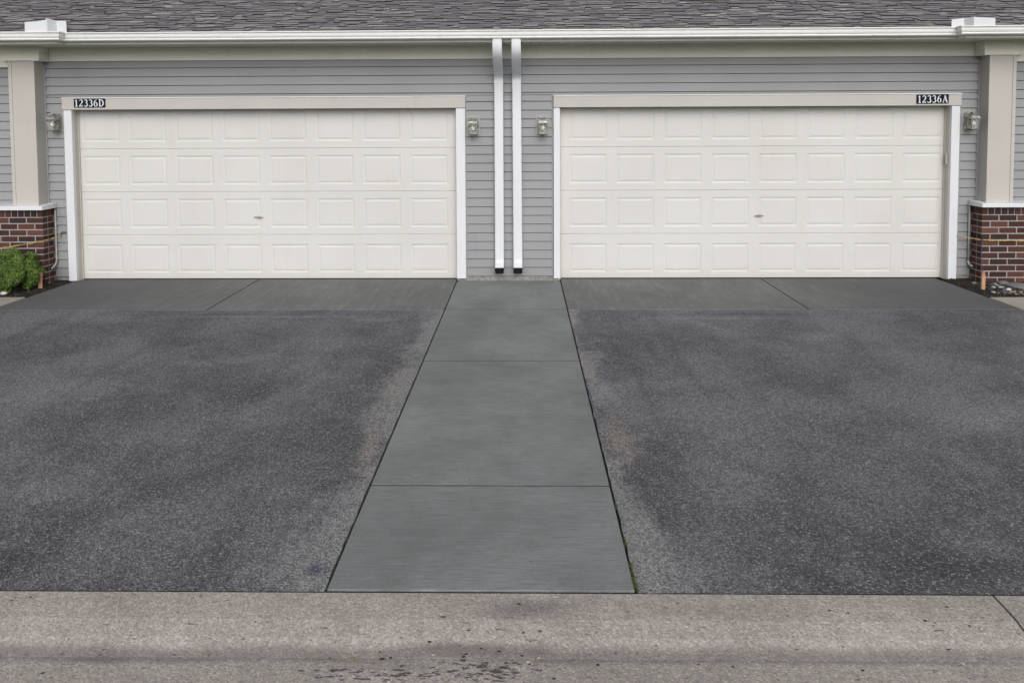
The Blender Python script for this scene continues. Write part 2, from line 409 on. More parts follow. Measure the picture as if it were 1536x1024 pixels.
# ------------------------------------------------------------------ mesh helpers
class MB:
    def __init__(s): s.bm = bmesh.new()
    def quad(s, pts):
        vs = [s.bm.verts.new(p) for p in pts]
        return s.bm.faces.new(vs)
    def box(s, x0, x1, y0, y1, z0, z1, bev=0, seg=1):
        v = [s.bm.verts.new((x, y, z)) for z in (z0, z1) for y in (y0, y1) for x in (x0, x1)]
        fs = [s.bm.faces.new([v[i] for i in q]) for q in ((0, 2, 3, 1), (4, 5, 7, 6), (0, 1, 5, 4), (2, 6, 7, 3), (0, 4, 6, 2), (1, 3, 7, 5))]
        if bev:
            es = list({e for f in fs for e in f.edges})
            bmesh.ops.bevel(s.bm, geom=es, offset=bev, segments=seg, affect='EDGES', profile=.5)
        return v
    def extr(s, prof, x0, x1, axis=0, close=True, caps=True):
        """closed profile [(y,z)] swept along x (axis 0) or [(x,y)] swept along z (axis 2)"""
        def mk(p, q):
            return (q, p[0], p[1]) if axis == 0 else ((p[0], p[1], q) if axis == 2 else (p[0], q, p[1]))
        a = [s.bm.verts.new(mk(p, x0)) for p in prof]
        b = [s.bm.verts.new(mk(p, x1)) for p in prof]
        n = len(prof)
        for i in range(n if close else n - 1):
            j = (i + 1) % n
            s.bm.faces.new((a[i], a[j], b[j], b[i]))
        if caps and close:
            s.bm.faces.new(a[::-1]); s.bm.faces.new(b)
    def tube(s, pts, r, n=8, rx=None, caps=True):
        pts = [Vector(p) for p in pts]
        rings = []
        for i, p in enumerate(pts):
            d = (pts[min(i + 1, len(pts) - 1)] - pts[max(i - 1, 0)]).normalized()
            a = Vector((1, 0, 0)) if abs(d.x) < .9 else Vector((0, 0, 1))
            u = (a - d * a.dot(d)).normalized(); w = d.cross(u)
            rr = r[i] if isinstance(r, (list, tuple)) else r
            rings.append([s.bm.verts.new(p + u * cos(2 * pi * k / n) * rr + w * sin(2 * pi * k / n) * rr) for k in range(n)])
        for A, B in zip(rings, rings[1:]):
            for k in range(n):
                s.bm.faces.new((A[k], A[(k + 1) % n], B[(k + 1) % n], B[k]))
        if caps:
            s.bm.faces.new(rings[0][::-1]); s.bm.faces.new(rings[-1])
    def rtube(s, path, w, d, bev=.012, caps=(True, True)):
        """rounded-rectangle duct: path points (x,y,z) in the y-z plane, w along x, d across"""
        prof = []
        for cx, cy, a0 in ((1, 1, 0), (-1, 1, 90), (-1, -1, 180), (1, -1, 270)):
            for k in range(4):
                a = radians(a0 + k * 30)
                prof.append((cx * (w / 2 - bev) + bev * cos(a), cy * (d / 2 - bev) + bev * sin(a)))
        pts = [Vector(p) for p in path]; rings = []
        for i, p in enumerate(pts):
            dr = (pts[min(i + 1, len(pts) - 1)] - pts[max(i - 1, 0)]).normalized()
            nrm = Vector((1, 0, 0)).cross(dr).normalized()
            rings.append([s.bm.verts.new(p + Vector((a, 0, 0)) + nrm * b) for a, b in prof])
        n = len(prof)
        for A, B in zip(rings, rings[1:]):
            for k in range(n):
                s.bm.faces.new((A[k], A[(k + 1) % n], B[(k + 1) % n], B[k]))
        if caps[0]: s.bm.faces.new(rings[0][::-1])
        if caps[1]: s.bm.faces.new(rings[-1])
        return rings
    def lathe(s, prof, cx=0, cy=0, n=20, sx=1, sy=1):
        rings = []
        for r, z in prof:
            if r < 1e-5:
                rings.append([s.bm.verts.new((cx, cy, z))])
            else:
                rings.append([s.bm.verts.new((cx + r * cos(2 * pi * k / n) * sx, cy + r * sin(2 * pi * k / n) * sy, z)) for k in range(n)])
        for A, B in zip(rings, rings[1:]):
            for k in range(n):
                q = [A[k % len(A)], A[(k + 1) % len(A)], B[(k + 1) % len(B)], B[k % len(B)]]
                u = []
                for v in q:
                    if v not in u: u.append(v)
                if len(u) > 2: s.bm.faces.new(u)

def world_loc(o):
    p = Vector((0, 0, 0))
    while o is not None:
        p += o.location; o = o.parent
    return p

def obj(name, mb, mat, parent=None, origin=None, smooth=False, label=None, local=False, auto=None):
    bmesh.ops.recalc_face_normals(mb.bm, faces=mb.bm.faces)
    me = bpy.data.meshes.new(name)
    if origin is not None:
        bmesh.ops.translate(mb.bm, verts=mb.bm.verts, vec=-Vector(origin))
    mb.bm.to_mesh(me); mb.bm.free()
    if smooth:
        for p in me.polygons: p.use_smooth = True
        if auto: me.set_sharp_from_angle(angle=radians(auto))
    me.materials.append(MAT[mat] if isinstance(mat, str) else mat)
    o = bpy.data.objects.new(name, me)
    S.collection.objects.link(o)
    if parent is not None:
        o.parent = parent
        if not local:
            o.location = -world_loc(parent) + (Vector(origin) if origin is not None else Vector((0, 0, 0)))
    elif origin is not None:
        o.location = origin
    if label: o['label'] = label
    return o

def tag(o, label, cat, group=None, kind=None):
    if label: o['label'] = label
    if cat: o['category'] = cat
    if group: o['group'] = group
    if kind: o['kind'] = kind
    return o

def empty(name, loc, label, cat, group=None):
    o = bpy.data.objects.new(name, None)
    S.collection.objects.link(o)
    o.location = loc; o.empty_display_size = .1
    return tag(o, label, cat, group)

def struct(name, mb, mat, label=None, **kw):
    o = obj(name, mb, mat, **kw)
    o['kind'] = 'structure'
    if label: o['label'] = label
    return o

# ================================================================== THE SETTING
CURB_Y = -6.325
AP_Y = -1.486          # front edge of the concrete apron
WX = .652              # half width of the walkway
# lawn sheet to the horizon (two sheets, street between)
m = MB()
for (x0, x1, y0, y1) in ((-150, 150, -150, -14.2), (-150, -5.62, CURB_Y + .005, 150), (5.52, 150, CURB_Y + .005, 150), (-5.62, 5.52, .3, 150)):
    m.quad([(x0, y0, -.03), (x1, y0, -.03), (x1, y1, -.03), (x0, y1, -.03)])
struct('lawn', m, 'lawn')
# dark bedding under all the paving: seen down the joints
m = MB(); m.quad([(-5.62, CURB_Y - .05, -.028), (5.52, CURB_Y - .05, -.028), (5.52, .3, -.028), (-5.62, .3, -.028)])
struct('joint_bedding', m, 'dark')
# street
m = MB(); m.box(-150, 150, -13.5, -7.2, -.2, -.046)
struct('street', m, 'street')

def slab_prism(mb, outline, z0, z1):
    a = [mb.bm.verts.new((x, y, z1)) for x, y in outline]
    b = [mb.bm.verts.new((x, y, z0)) for x, y in outline]
    mb.bm.faces.new(a)
    n = len(a)
    for i in range(n):
        mb.bm.faces.new((a[i], b[i], b[(i + 1) % n], a[(i + 1) % n]))

def rough_edge(xa, ya, xb, yb, n, amp, seed):
    out = []
    for i in range(n + 1):
        k = i / n
        x = xa + (xb - xa) * k; y = ya + (yb - ya) * k
        j = mnoise.noise(Vector((x * 9 + seed, y * 9, seed))) * amp + mnoise.noise(Vector((x * 40, y * 40, seed))) * amp * .5
        if abs(xb - xa) < abs(yb - ya): x += j
        else: y += j
        out.append((x, y))
    return out
# two asphalt drives
for sx, xo, sd_ in ((-1, 5.60, 1.0), (1, 5.47, 5.0)):
    xi = WX + .014
    mb = MB()
    e1 = rough_edge(xi * sx, CURB_Y + .012, xi * sx, AP_Y - .008, 120, .006, sd_)
    e2 = rough_edge(xi * sx, AP_Y - .008, xo * sx, AP_Y - .008, 60, .004, sd_ + 2)
    e3 = rough_edge(xo * sx, AP_Y - .008, xo * sx, CURB_Y + .012, 60, .02, sd_ + 3)
    e4 = rough_edge(xo * sx, CURB_Y + .012, xi * sx, CURB_Y + .012, 90, .006, sd_ + 4)
    slab_prism(mb, e1[:-1] + e2[:-1] + e3[:-1] + e4[:-1], -.027, -.002)
    struct('driveway', mb, 'asphalt', 'dark asphalt drive ' + ('on the left' if sx < 0 else 'on the right'))
# aprons in front of the doors, each of two concrete slabs
for sx, xo in ((-1, 5.585), (1, 5.46)):
    mb = MB()
    jx = 3.235
    jb = MB(); jb.box(*sorted((sx * (jx - .005), sx * (jx + .005))), AP_Y, .15, -.027, .0002); struct('apron_joint', jb, 'dark')
    for a, b in ((WX + .014, jx - .0065), (jx + .0065, xo)):
        a_, b_ = sorted((a * sx, b * sx))
        mb.box(a_, b_, AP_Y, .17, -.027, .001, .004)
    struct('apron', mb, 'apronL', 'sealed dark concrete apron before the garage door ' + ('on the left' if sx < 0 else 'on the right'))
# concrete walkway: slabs with tooled joints
mb = MB()
ys = [-.012, AP_Y, -3.235, -5.393, CURB_Y + .012]
for a, b in zip(ys, ys[1:]):
    mb.box(-WX, WX, b + .006, a - .006, -.027, .003, .002, 1)
struct('walkway', mb, 'walk', 'smooth grey concrete strip walkway between the two drives')
mb = MB()
for y in ys[1:-1]: mb.box(-WX + .002, WX - .002, y - .0055, y + .0055, -.027, .0022 if y > -4 else .0014)
struct('walkway_joint', mb, 'dark')
mb = MB(); mb.box(-5.6, 5.47, CURB_Y + .001, CURB_Y + .013, -.026, -.0032); struct('kerb_joint', mb, 'dark')
# kerb + gutter pan with flow line; jointed
prof = [(CURB_Y + .0, -.2), (CURB_Y, .0), (-6.40, -.002), (-6.48, -.008), (-6.56, -.026), (-6.615, -.046), (-6.64, -.052), (-6.70, -.051), (-7.2, -.042), (-7.2, -.2)]
mb = MB()
xs = [-150, -13.5, -9.5, -5.3, -1.9 + .0, 2.14, 6.2, 10.2, 14, 150]
xs = [-150, -14, -10, -6, -2.02 - .0, 2.14, 6.2, 10.2, 14, 150]
xs = [-150, -14, -10, -6, 2.14, 6.2, 10.2, 14, 150]
for a, b in zip(xs, xs[1:]):
    mb.extr(prof, a + .005, b - .005)
struct('kerb', mb, 'kerb')
mb = MB(); mb.box(-150, 150, -7.19, CURB_Y - .02, -.19, -.07)
struct('kerb_joint_filler', mb, 'dark')
# side walks beyond the beds
mb = MB()
mb.box(-12, -5.64, -2.1, -.86, -.027, -.004, .006); struct('sidewalk', mb, 'sidewalk')
mb = MB()
mb.box(5.50, 12, -2.1, -.92, -.027, -.004, .006); struct('sidewalk', mb, 'sidewalk')
# planting beds
def bed(x0, x1, y0, y1, z, seed):
    mb = MB(); nx, ny = 70, 26
    g = []
    for j in range(ny + 1):
        row = []
        for i in range(nx + 1):
            u, v = i / nx, j / ny
            x = x0 + (x1 - x0) * u; y = y0 + (y1 - y0) * v
            edge = min(1, min(u * (x1 - x0), (1 - u) * (x1 - x0), v * (y1 - y0) * 1.2) / .08)
            h = z * edge + .014 * mnoise.noise(Vector((x * 22, y * 22, seed))) + .008 * mnoise.noise(Vector((x * 60, y * 60, seed)))
            row.append(mb.bm.verts.new((x, y, h - .012)))
        g.append(row)
    for j in range(ny):
        for i in range(nx):
            mb.bm.faces.new((g[j][i], g[j][i + 1], g[j + 1][i + 1], g[j + 1][i]))
    return struct('planting_bed', mb, 'mulch')
bed(-8.0, -5.60, -.87, .02, .03, 1)
bed(5.47, 8.0, -.93, .02, .035, 2)

# ================================================================== THE BUILDING
B = empty('garage_building', (0, 0, 0), 'long grey-sided garage building with two wide cream doors under a shingled roof', 'building')

OPI, OPO = .655, 5.535      # door opening, inner / outer jamb (both mirrored)
ROW = .1107
Z0 = .066
def siding(mb, x0, x1, z0, z1, y, seed=0, seams=True):
    """clapboard rows: each course leans out to its lower lip"""
    k = math.floor((z0 - Z0) / ROW + 1e-6)
    while Z0 + k * ROW < z1 - .004:
        a = Z0 + k * ROW; b = a + ROW
        lo, hi = max(a, z0), min(b, z1)
        if hi - lo > .004:
            # split a course at its lap joint
            cuts = [x0, x1]
            if seams and x1 - x0 > 1.2 and k % 2 == seed % 2:
                rnd = random.Random(k * 31 + seed)
                cx = x0 + .3 + (rnd.random()) * (x1 - x0 - .6)
                cuts = [x0, cx, x1]
            for q, (ca, cb) in enumerate(zip(cuts, cuts[1:])):
                o = y - (.0015 if q % 2 else 0)
                f = lambda zz: o - .004 - .016 * (1 - (zz - a) / ROW)
                pr = [(y + .02, lo), (f(lo) + .004, lo), (f(lo), lo + .002), (f(lo + .006), lo + .006), (f(hi - .006), hi - .006), (y + .004, hi - .005), (y + .004, hi - .0005), (y + .02, hi - .0005)]
                mb.extr(pr, ca, cb)
        k += 1
HD0, HD1 = 2.199, 2.347
FR0, FR1 = 2.812, 2.985
mb = MB()
siding(mb, -5.862, 5.862, HD1 + .012, FR0 + .01, 0, 1)
siding(mb, -.528, .553, Z0, HD1 + .012, 0, 2, False)
siding(mb, -5.862, -5.655, Z0, HD1 + .012, 0, 3, False)
siding(mb, 5.655, 5.862, Z0, HD1 + .012, 0, 4, False)
siding(mb, -9.0, -6.20, .9, 2.76, -.08, 5)
siding(mb, 6.20, 9.0, .9, 2.76, -.08, 6)
obj('wall', mb, 'siding', B)
# body behind the siding (sheathing, side and rear walls)
mb = MB()
mb.box(-9.0, -OPO - .03, .021, .2, .067, 3.0)
mb.box(OPO + .03, 9.0, .021, .2, .067, 3.0)
mb.box(-OPI + .03, OPI - .03, .021, .2, .067, 3.0)
mb.box(-OPO - .03, -OPI + .03, .021, .2, 2.24, 3.0)
mb.box(OPI - .03, OPO + .03, .021, .2, 2.24, 3.0)
mb.box(-9.0, -6.21, -.059, .02, .067, 2.98)
mb.box(6.21, 9.0, -.059, .02, .067, 2.98)
mb.box(-9.0, -8.9, .2, 9.0, .067, 3.0)
mb.box(8.9, 9.0, .2, 9.0, .067, 3.0)
mb.box(-9.0, 9.0, 9.0, 9.1, .067, 3.0)
mb.box(-8.9, 8.9, 3.0, 3.1, 0, 2.98)
obj('sheathing', mb, 'siding', B)
# J-channels: thin strips round the openings and beside the columns
mb = MB()
for s in (-1, 1):
    a, b = sorted((s * 5.862, s * 5.884)); mb.box(a, b, -.022, .02, .067, FR0)
    a, b = sorted((s * 5.655, s * 5.640)); mb.box(a, b, -.020, .02, .067, HD1 + .012)
    a, b = sorted((s * 6.20, s * 6.185)); mb.box(a, b, -.10, -.06, .95, FR0)
mb.box(-.540, -.528, -.020, .02, .067, HD1 + .012)
mb.box(.553, .567, -.020, .02, .067, HD1 + .012)
mb.box(-5.655, -.528, -.0235, .02, HD1 + .004, HD1 + .014)
mb.box(.553, 5.655, -.0235, .02, HD1 + .004, HD1 + .014)
obj('siding_channel', mb, 'siding', B)
# foundation strip
for (a, b, y) in ((-9, -OPO - .021, 0), (OPO + .021, 9, 0), (-.634, .634, -.004)):
    mb = MB(); mb.box(a, b, y, .1, -.02, .0655); obj('foundation', mb, 'foundation', B)
# frieze boards
mb = MB()
mb.box(-5.80, 5.80, -.028, .02, FR0, FR1, .002)
for s in (-1, 1):
    a, b = sorted((s * 6.27, s * 9.0)); mb.box(a, b, -.11, -.06, 2.735, FR1, .002)
obj('frieze_board', mb, 'frieze', B)
# soffit: narrow vented strips with shadow gaps, dark backing above
STEP = 5.345
mb = MB()
x = -9.0
while x < 9.0:
    b = min(x + .112, 9.0)
    yf = -.475 if abs(x + .055) < STEP - .05 else -.575
    mb.box(x, x + .106, yf, -.02, FR1 - .002, FR1 + .01)
    x += .112
obj('soffit', mb, 'soffit', B)
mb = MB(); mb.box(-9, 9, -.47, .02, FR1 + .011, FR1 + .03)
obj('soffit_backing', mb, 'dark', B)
# fascia: follows the step of the eave
mb = MB()
def fascia(x0, x1, y):
    mb.box(x0, x1, y - .02, y, 2.968, 3.10)
fascia(-STEP, STEP, -.475)
fascia(-9.1, -STEP - .0, -.577); fascia(STEP, 9.1, -.577)
for s in (-1, 1):
    a, b = sorted((s * (STEP - .02), s * STEP)); mb.box(a, b, -.578, -.496, 2.969, 3.099)
obj('fascia', mb, 'frieze', B)
# K-style gutter swept along the stepped eave line with mitred corners
kp = [(0, .0), (.084, .0), (.094, .004), (.098, .012), (.096, .020), (.088, .025), (.100, .034), (.106, .050), (.108, .078), (.118, .082), (.122, .086), (.122, .098), (.114, .098), (.114, .090), (.103, .084), (.101, .05), (.094, .036), (.080, .026), (.084, .008), (.078, .004), (.004, .004), (.004, .095), (0, .095)]
path = [(-9.2, -.598), (-STEP, -.598), (-STEP, -.496), (STEP, -.496), (STEP, -.598), (9.2, -.598)]
GZ = 2.998
def mitre_sweep(mb, prof, path, z):
    rings = []
    for i, p in enumerate(path):
        d0 = (Vector(path[i]) - Vector(path[i - 1])).normalized() if i else None
        d1 = (Vector(path[i + 1]) - Vector(path[i])).normalized() if i < len(path) - 1 else None
        if d0 is None: d0 = d1
        if d1 is None: d1 = d0
        n0 = Vector((d0.y, -d0.x)); n1 = Vector((d1.y, -d1.x))
        k = (n0 + n1); k = k / (k.dot(n0))
        rings.append([mb.bm.verts.new((p[0] + k.x * a, p[1] + k.y * a, z + b)) for a, b in prof])
    n = len(prof)
    for A, Bq in zip(rings, rings[1:]):
        for q in range(n):
            mb.bm.faces.new((A[q], A[(q + 1) % n], Bq[(q + 1) % n], Bq[q]))
    mb.bm.faces.new(rings[0][::-1]); mb.bm.faces.new(rings[-1])
mb = MB(); mitre_sweep(mb, kp, path, GZ)
G = obj('gutter', mb, 'gutter', B)
# sheet-metal splash guards standing on the gutter lip at the corners
def guard(pts, top):
    mb = MB(); h = .0025
    for (p, q), (za, zb) in zip(zip(pts, pts[1:]), zip(top, top[1:])):
        d = (Vector(q) - Vector(p)).normalized(); n = Vector((d.y, -d.x)) * h
        v = []
        for off in (0, 1):
            for (c, z) in ((p, GZ + .085), (q, GZ + .085), (q, zb), (p, za)):
                v.append(mb.bm.verts.new((c[0] + n.x * off, c[1] + n.y * off, z)))
        for f in ((0, 1, 2, 3), (4, 7, 6, 5), (0, 4, 5, 1), (1, 5, 6, 2), (2, 6, 7, 3), (3, 7, 4, 0)):
            mb.bm.faces.new([v[i] for i in f])
    return mb
yF, yM = -.598 - .106, -.496 - .106
obj('splash_guard', guard([(-5.64, yF + .002), (-5.50, yF), (-5.40, yF + .006), (-STEP - .03, yF + .004), (-STEP + .02, yM), (-5.21, yM)], [3.208, 3.214, 3.232, 3.252, 3.235, 3.232]), 'white', G, label='crumpled white splash guard at left gutter corner')
obj('splash_guard', guard([(5.18, yM), (STEP - .02, yM), (STEP + .03, yF), (5.50, yF), (5.62, yF + .002)], [3.18, 3.196, 3.192, 3.186, 3.18]), 'white', G)

# roof deck and shingles
SL = .36
EX = .108
cs = 1 / math.sqrt(1 + SL * SL); sn = SL * cs
mb = MB()
def roofpt(x, u, h, y0, z0):     # u along slope, h normal offset
    return (x, y0 + u * cs - h * sn, z0 + u * sn + h * cs)
RZ = 3.098; RY = -.555
for k in range(45):
    u0 = k * EX
    x = -9.25 + random.random() * -.2
    while x < 9.25:
        w = random.choice((.08, .11, .15, .2, .26)) * random.uniform(.85, 1.15)
        th = .003 if random.random() < .45 else random.uniform(.007, .014)
        slope_wob = random.uniform(-.001, .001)
        xa, xb = x, x + w - .001
        u = u0 + (random.uniform(-.004, .004))
        uu = u
        if k == 0 and min(abs(xa), abs(xb)) > STEP + .01: uu = u - .108
        v = [mb.bm.verts.new(roofpt(X, U, H, RY, RZ)) for X, U, H in
             ((xa, uu, .002), (xb, uu, .002), (xb, uu, th + .006), (xa, uu, th + .006), (xa, u + EX + .02, .001), (xb, u + EX + .02, .001), (xb, u + EX + .02, th - .001), (xa, u + EX + .02, th - .001))]
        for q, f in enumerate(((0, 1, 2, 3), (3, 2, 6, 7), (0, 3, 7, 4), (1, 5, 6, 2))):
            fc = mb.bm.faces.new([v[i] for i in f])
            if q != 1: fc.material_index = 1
        x += w
# solid deck + rear slope so the roof has its real volume
RT = 45 * EX
a = roofpt(0, RT, 0, RY, RZ)
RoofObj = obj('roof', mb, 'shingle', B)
RoofObj.data.materials.append(MAT['shingle_edge_shadow'])
mb = MB()
mb.extr([(RY + .02, RZ - .02), (a[1] + .03, a[2] + .001), (9.6, RZ - .02), (9.6, RZ - .1), (RY + .02, RZ - .09)], -9.2, 9.2)
obj('roof_deck', mb, 'shingle', RoofObj)

# garage doors, frames, jambs
SEAM = [.012, .584, 1.141, 1.698, 2.255]
def panel_door(sx):
    """raised-panel sectional door as one relief mesh"""
    mb = MB()
    YD = .11
    x0, x1 = -OPO, -OPI
    for k in range(4):
        za, zb = SEAM[k] + .0035, SEAM[k + 1] - .0035
        # panel columns
        px = [(-5.497 + i * .6045, -5.497 + i * .6045 + .492) for i in range(8)]
        pz = (za + .083, zb - .083) if k else (za + .070, zb - .118)
        xs_ = [x0]
        for a_, b_ in px: xs_ += [a_, b_]
        xs_ += [x1]
        rows = [za, pz[0], pz[1], zb]
        f = lambda x_: x_ * -sx
        for i in range(len(xs_) - 1):
            for j in range(3):
                a_, b_ = xs_[i], xs_[i + 1]; c_, d_ = rows[j], rows[j + 1]
                if i % 2 == 1 and j == 1:
                    # moulded panel: step in, cove, raised field
                    def ring(t_, y_): return [mb.bm.verts.new((f(X), y_, Z)) for X, Z in ((a_ + t_, c_ + t_), (b_ - t_, c_ + t_), (b_ - t_, d_ - t_), (a_ + t_, d_ - t_))]
                    R_ = [ring(0, YD), ring(.004, YD + .0006), ring(.022, YD + .0062), ring(.027, YD + .0064), ring(.048, YD + .0014), ring(.050, YD + .0012)]
                    for A, Bq in zip(R_, R_[1:]):
                        for q in range(4):
                            mb.bm.faces.new((A[q], A[(q + 1) % 4], Bq[(q + 1) % 4], Bq[q]))
                    mb.bm.faces.new(R_[-1])
                else:
                    mb.quad([(f(a_), YD, c_), (f(b_), YD, c_), (f(b_), YD, d_), (f(a_), YD, d_)])
        # section edges: rounded tongue top and bottom, back face
        for zz, dz in ((za, -1), (zb, 1)):
            mb.quad([(f(x0), YD, zz), (f(x1), YD, zz), (f(x1), YD + .006, zz + dz * .003), (f(x0), YD + .006, zz + dz * .003)])
            mb.quad([(f(x0), YD + .006, zz + dz * .003), (f(x1), YD + .006, zz + dz * .003), (f(x1), YD + .05, zz + dz * .003), (f(x0), YD + .05, zz + dz * .003)])
        mb.quad([(f(x0), YD + .05, za), (f(x1), YD + .05, za), (f(x1), YD + .05, zb), (f(x0), YD + .05, zb)])
    mb2 = mb
    D = obj('garage_door', mb2, 'door', B, origin=(-sx * -3.095 if False else sx * 3.095, .11, 0), label='wide cream raised-panel garage door, ' + ('left of the downspouts' if sx < 0 else 'right of the downspouts'))
    # bottom rubber seal
    mb = MB(); a_, b_ = sorted((sx * OPO, sx * OPI))
    mb.box(a_ + .004, b_ - .004, .112, .15, .0015, .0145)
    obj('bottom_seal', mb, 'black', D)
    # keyed T-handle
    hx = -3.222 if sx < 0 else 3.20
    mb = MB()
    prof = [(0, -.0105), (.012, -.010), (.016, 0), (.012, .010), (0, .0105)]
    mb.lathe([(0.0001, -.012), (.014, -.010), (.016, .0), (0.0001, .0)], n=14)
    bmesh.ops.rotate(mb.bm, verts=mb.bm.verts, cent=(0, 0, 0), matrix=Matrix.Rotation(radians(-90), 3, 'X'))
    bmesh.ops.translate(mb.bm, verts=mb.bm.verts, vec=(0, -.0, 0))
    mb.tube([(-.060, -.018, -.002), (-.045, -.020, 0), (-.02, -.022, .001), (0, -.023, .001), (.02, -.022, .001), (.045, -.020, 0), (.060, -.018, -.002)], [.003, .0065, .009, .011, .009, .0065, .003], 8)
    mb.tube([(0, -.02, 0), (0, .002, 0)], .007, 10)
    bmesh.ops.translate(mb.bm, verts=mb.bm.verts, vec=(hx, .11, .812))
    obj('door_handle', mb, 'chrome', D, smooth=True, auto=40)
    return D
for sx in (-1, 1): panel_door(sx)

for sx in (-1, 1):
    # head casing with drip cap; the white legs beneath
    xo, xi_ = sx * 5.645, sx * (.535 if sx < 0 else .573)
    a, b = sorted((xo, xi_))
    mb = MB()
    mb.box(a, b, -.050, .02, HD0, HD1 - .008, .002)
    Fm = obj('door_frame', mb, 'beige', B, label='beige head casing over the ' + ('left' if sx < 0 else 'right') + ' garage door')
    mb = MB(); mb.box(a - .003, b + .003, -.058, -.0, HD1 - .0075, HD1 + .003, .0015)
    obj('drip_cap', mb, 'gutter', Fm)
    for (lx0, lx1, zb_) in ((5.535, 5.637, .012), (.655 - .0 * sx, .540 if sx < 0 else .575, .036)):
        a2, b2 = sorted((sx * lx0, sx * lx1))
        mb = MB(); mb.box(a2, b2, -.034, .02, zb_, HD0 - .001, .002)
        obj('casing_leg', mb, 'white', Fm)
    # jamb returns (sides, head) and stop mouldings
    for jx in (5.535, .655):
        o_ = .02 if jx > 3 else -.02
        a2, b2 = sorted((sx * (jx + .0), sx * (jx + o_)))
        mb = MB(); mb.box(a2, b2, .0205, .16, .003, HD0 + .04)
        a3, b3 = sorted((sx * jx, sx * (jx - (.014 if jx > 3 else -.014))))
        mb.box(a3, b3, .088, .108, .003, HD0 + .03, .002)
        obj('jamb', mb, 'jamb', Fm)
    a2, b2 = sorted((sx * 5.535, sx * .655))
    mb = MB(); mb.box(a2, b2, .021, .16, HD0 + .006, HD0 + .036); mb.box(a2, b2, .085, .107, HD0 - .012, HD0 + .006, .002)
    obj('head_jamb', mb, 'jamb', Fm)
    if sx > 0:
        mb = MB(); mb.box(5.512, 5.5345, .03, .055, 1.46, 1.60, .004); mb.box(5.505, 5.53, .045, .052, 1.445, 1.462, .002)
        obj('jamb_flap', mb, 'beige', Fm)  # small cover flap on the right jamb
    # dark void behind the door gaps
    mb = MB(); mb.box(a2, b2, .165, .2, 0.002, 2.235)
    obj('door_void', mb, 'dark', Fm)

# downspouts
def arc_pts(x, pts, n=10):
    """Catmull-Rom through y,z points"""
    P = [Vector((x, *p)) for p in pts]; P = [P[0] * 2 - P[1]] + P + [P[-1] * 2 - P[-2]]
    out = []
    for i in range(1, len(P) - 2):
        for k in range(n):
            u = k / n
            a_, b_, c_, d_ = P[i - 1], P[i], P[i + 1], P[i + 2]
            out.append(.5 * ((2 * b_) + (c_ - a_) * u + (2 * a_ - 5 * b_ + 4 * c_ - d_) * u * u + (3 * b_ - 3 * c_ + d_ - a_) * u ** 3))
    out.append(P[-2]); return out
for cx, dz, lean in ((-.112, 0, 0), (.1125, -.004, .007)):
    mb = MB()
    top = arc_pts(cx, [(-.535, GZ - .0), (-.535, 2.90), (-.50, 2.83), (-.41, 2.765), (-.27, 2.70), (-.14, 2.64), (-.075, 2.58), (-.060, 2.50)], 8)
    mid = [(cx + lean * k / 6, -.060, 2.50 - (2.50 - .30) * k / 6) for k in range(1, 7)]
    bot = [(cx + lean, *p) for p in ((-.063, .265), (-.078, .232), (-.105, .205), (-.14, .183), (-.165, .168))]
    mb.rtube(top + mid + bot, .114, .078, .012, caps=(True, False))
    DS = obj('downspout', mb, 'white', B, smooth=True, auto=50, label='white rectangular downspout, ' + ('left one of the pair' if cx < 0 else 'right one of the pair'))
    mb = MB()
    r_ = mb.rtube([(cx + lean, -.10, .200), (cx + lean, -.152, .166), (cx + lean, -.176, .150)], .104, .068, .010)
    obj('outlet', mb, 'black', DS)
    # crimped joint of the upper elbow and strap
    mb = MB()
    mb.rtube([(cx, -.062, 2.535), (cx, -.060, 2.49)], .1175, .0815, .012)
    obj('elbow_collar', mb, 'white', DS, smooth=True, auto=50)

# columns with boxed capitals on brick bases
def bricks(mb, x0, x1, y0, y1, z0, seed):
    """running-bond courses round a rectangular pier; rowlock course on top"""
    rnd = random.Random(seed)
    ch, mh, bl = .0775, .0145, .203
    n = 11
    def put(a, b, c, d, e, f): mb.box(a, b, c, d, e, f, .0025)
    for r in range(n):
        za = z0 + r * ch; zb = za + ch - mh
        off = 0 if r % 2 else .5
        # front face (along x) ; y0 is the front
        x = x0 if x0 < x1 else x1
        lo, hi = x0, x1
        # start bricks from the garage-side corner
        inner = hi if lo < 0 else lo
        s = -1 if lo < 0 else 1
        p = 0
        first = .098 if r % 2 else .203
        while p < hi - lo - .02:
            L = first if p == 0 else .203
            e = min(p + L, hi - lo)
            a_, b_ = sorted((inner + s * p, inner + s * (e if e >= hi - lo else e)))
            j = rnd.uniform(-.0012, .0012)
            put(a_, b_, y0 + j, y0 + .09, za, zb)
            p = e + .0145
        # side face (along y)
        p = .09 + .0145
        Lf = .203 - .09 if r % 2 else .09
        while p < (y1 - y0) - .02:
            e = min(p + Lf, y1 - y0)
            for xs_ in ((inner, inner + s * .09), (inner + s * (hi - lo), inner + s * (hi - lo - .09))):
                a_, b_ = sorted(xs_); put(a_, b_, y0 + p, y0 + e, za, zb)
            p = e + .0145; Lf = .203
    zt = z0 + n * ch
    p = 0
    lo, hi = x0, x1; inner = hi if lo < 0 else lo; s = -1 if lo < 0 else 1
    while p < hi - lo - .02:
        e = min(p + .066, hi - lo)
        a_, b_ = sorted((inner + s * p, inner + s * e))
        put(a_, b_, y0 - .006 + rnd.uniform(-.001, .001), y0 + .09, zt, zt + .088)
        p = e + .0145
    p = .10
    while p < (y1 - y0) - .02:
        e = min(p + .066, y1 - y0)
        a_, b_ = sorted((inner - s * .006, inner + s * .09)); put(a_, b_, y0 + p, y0 + e, zt, zt + .088)
        p = e + .0145
    return zt + .088
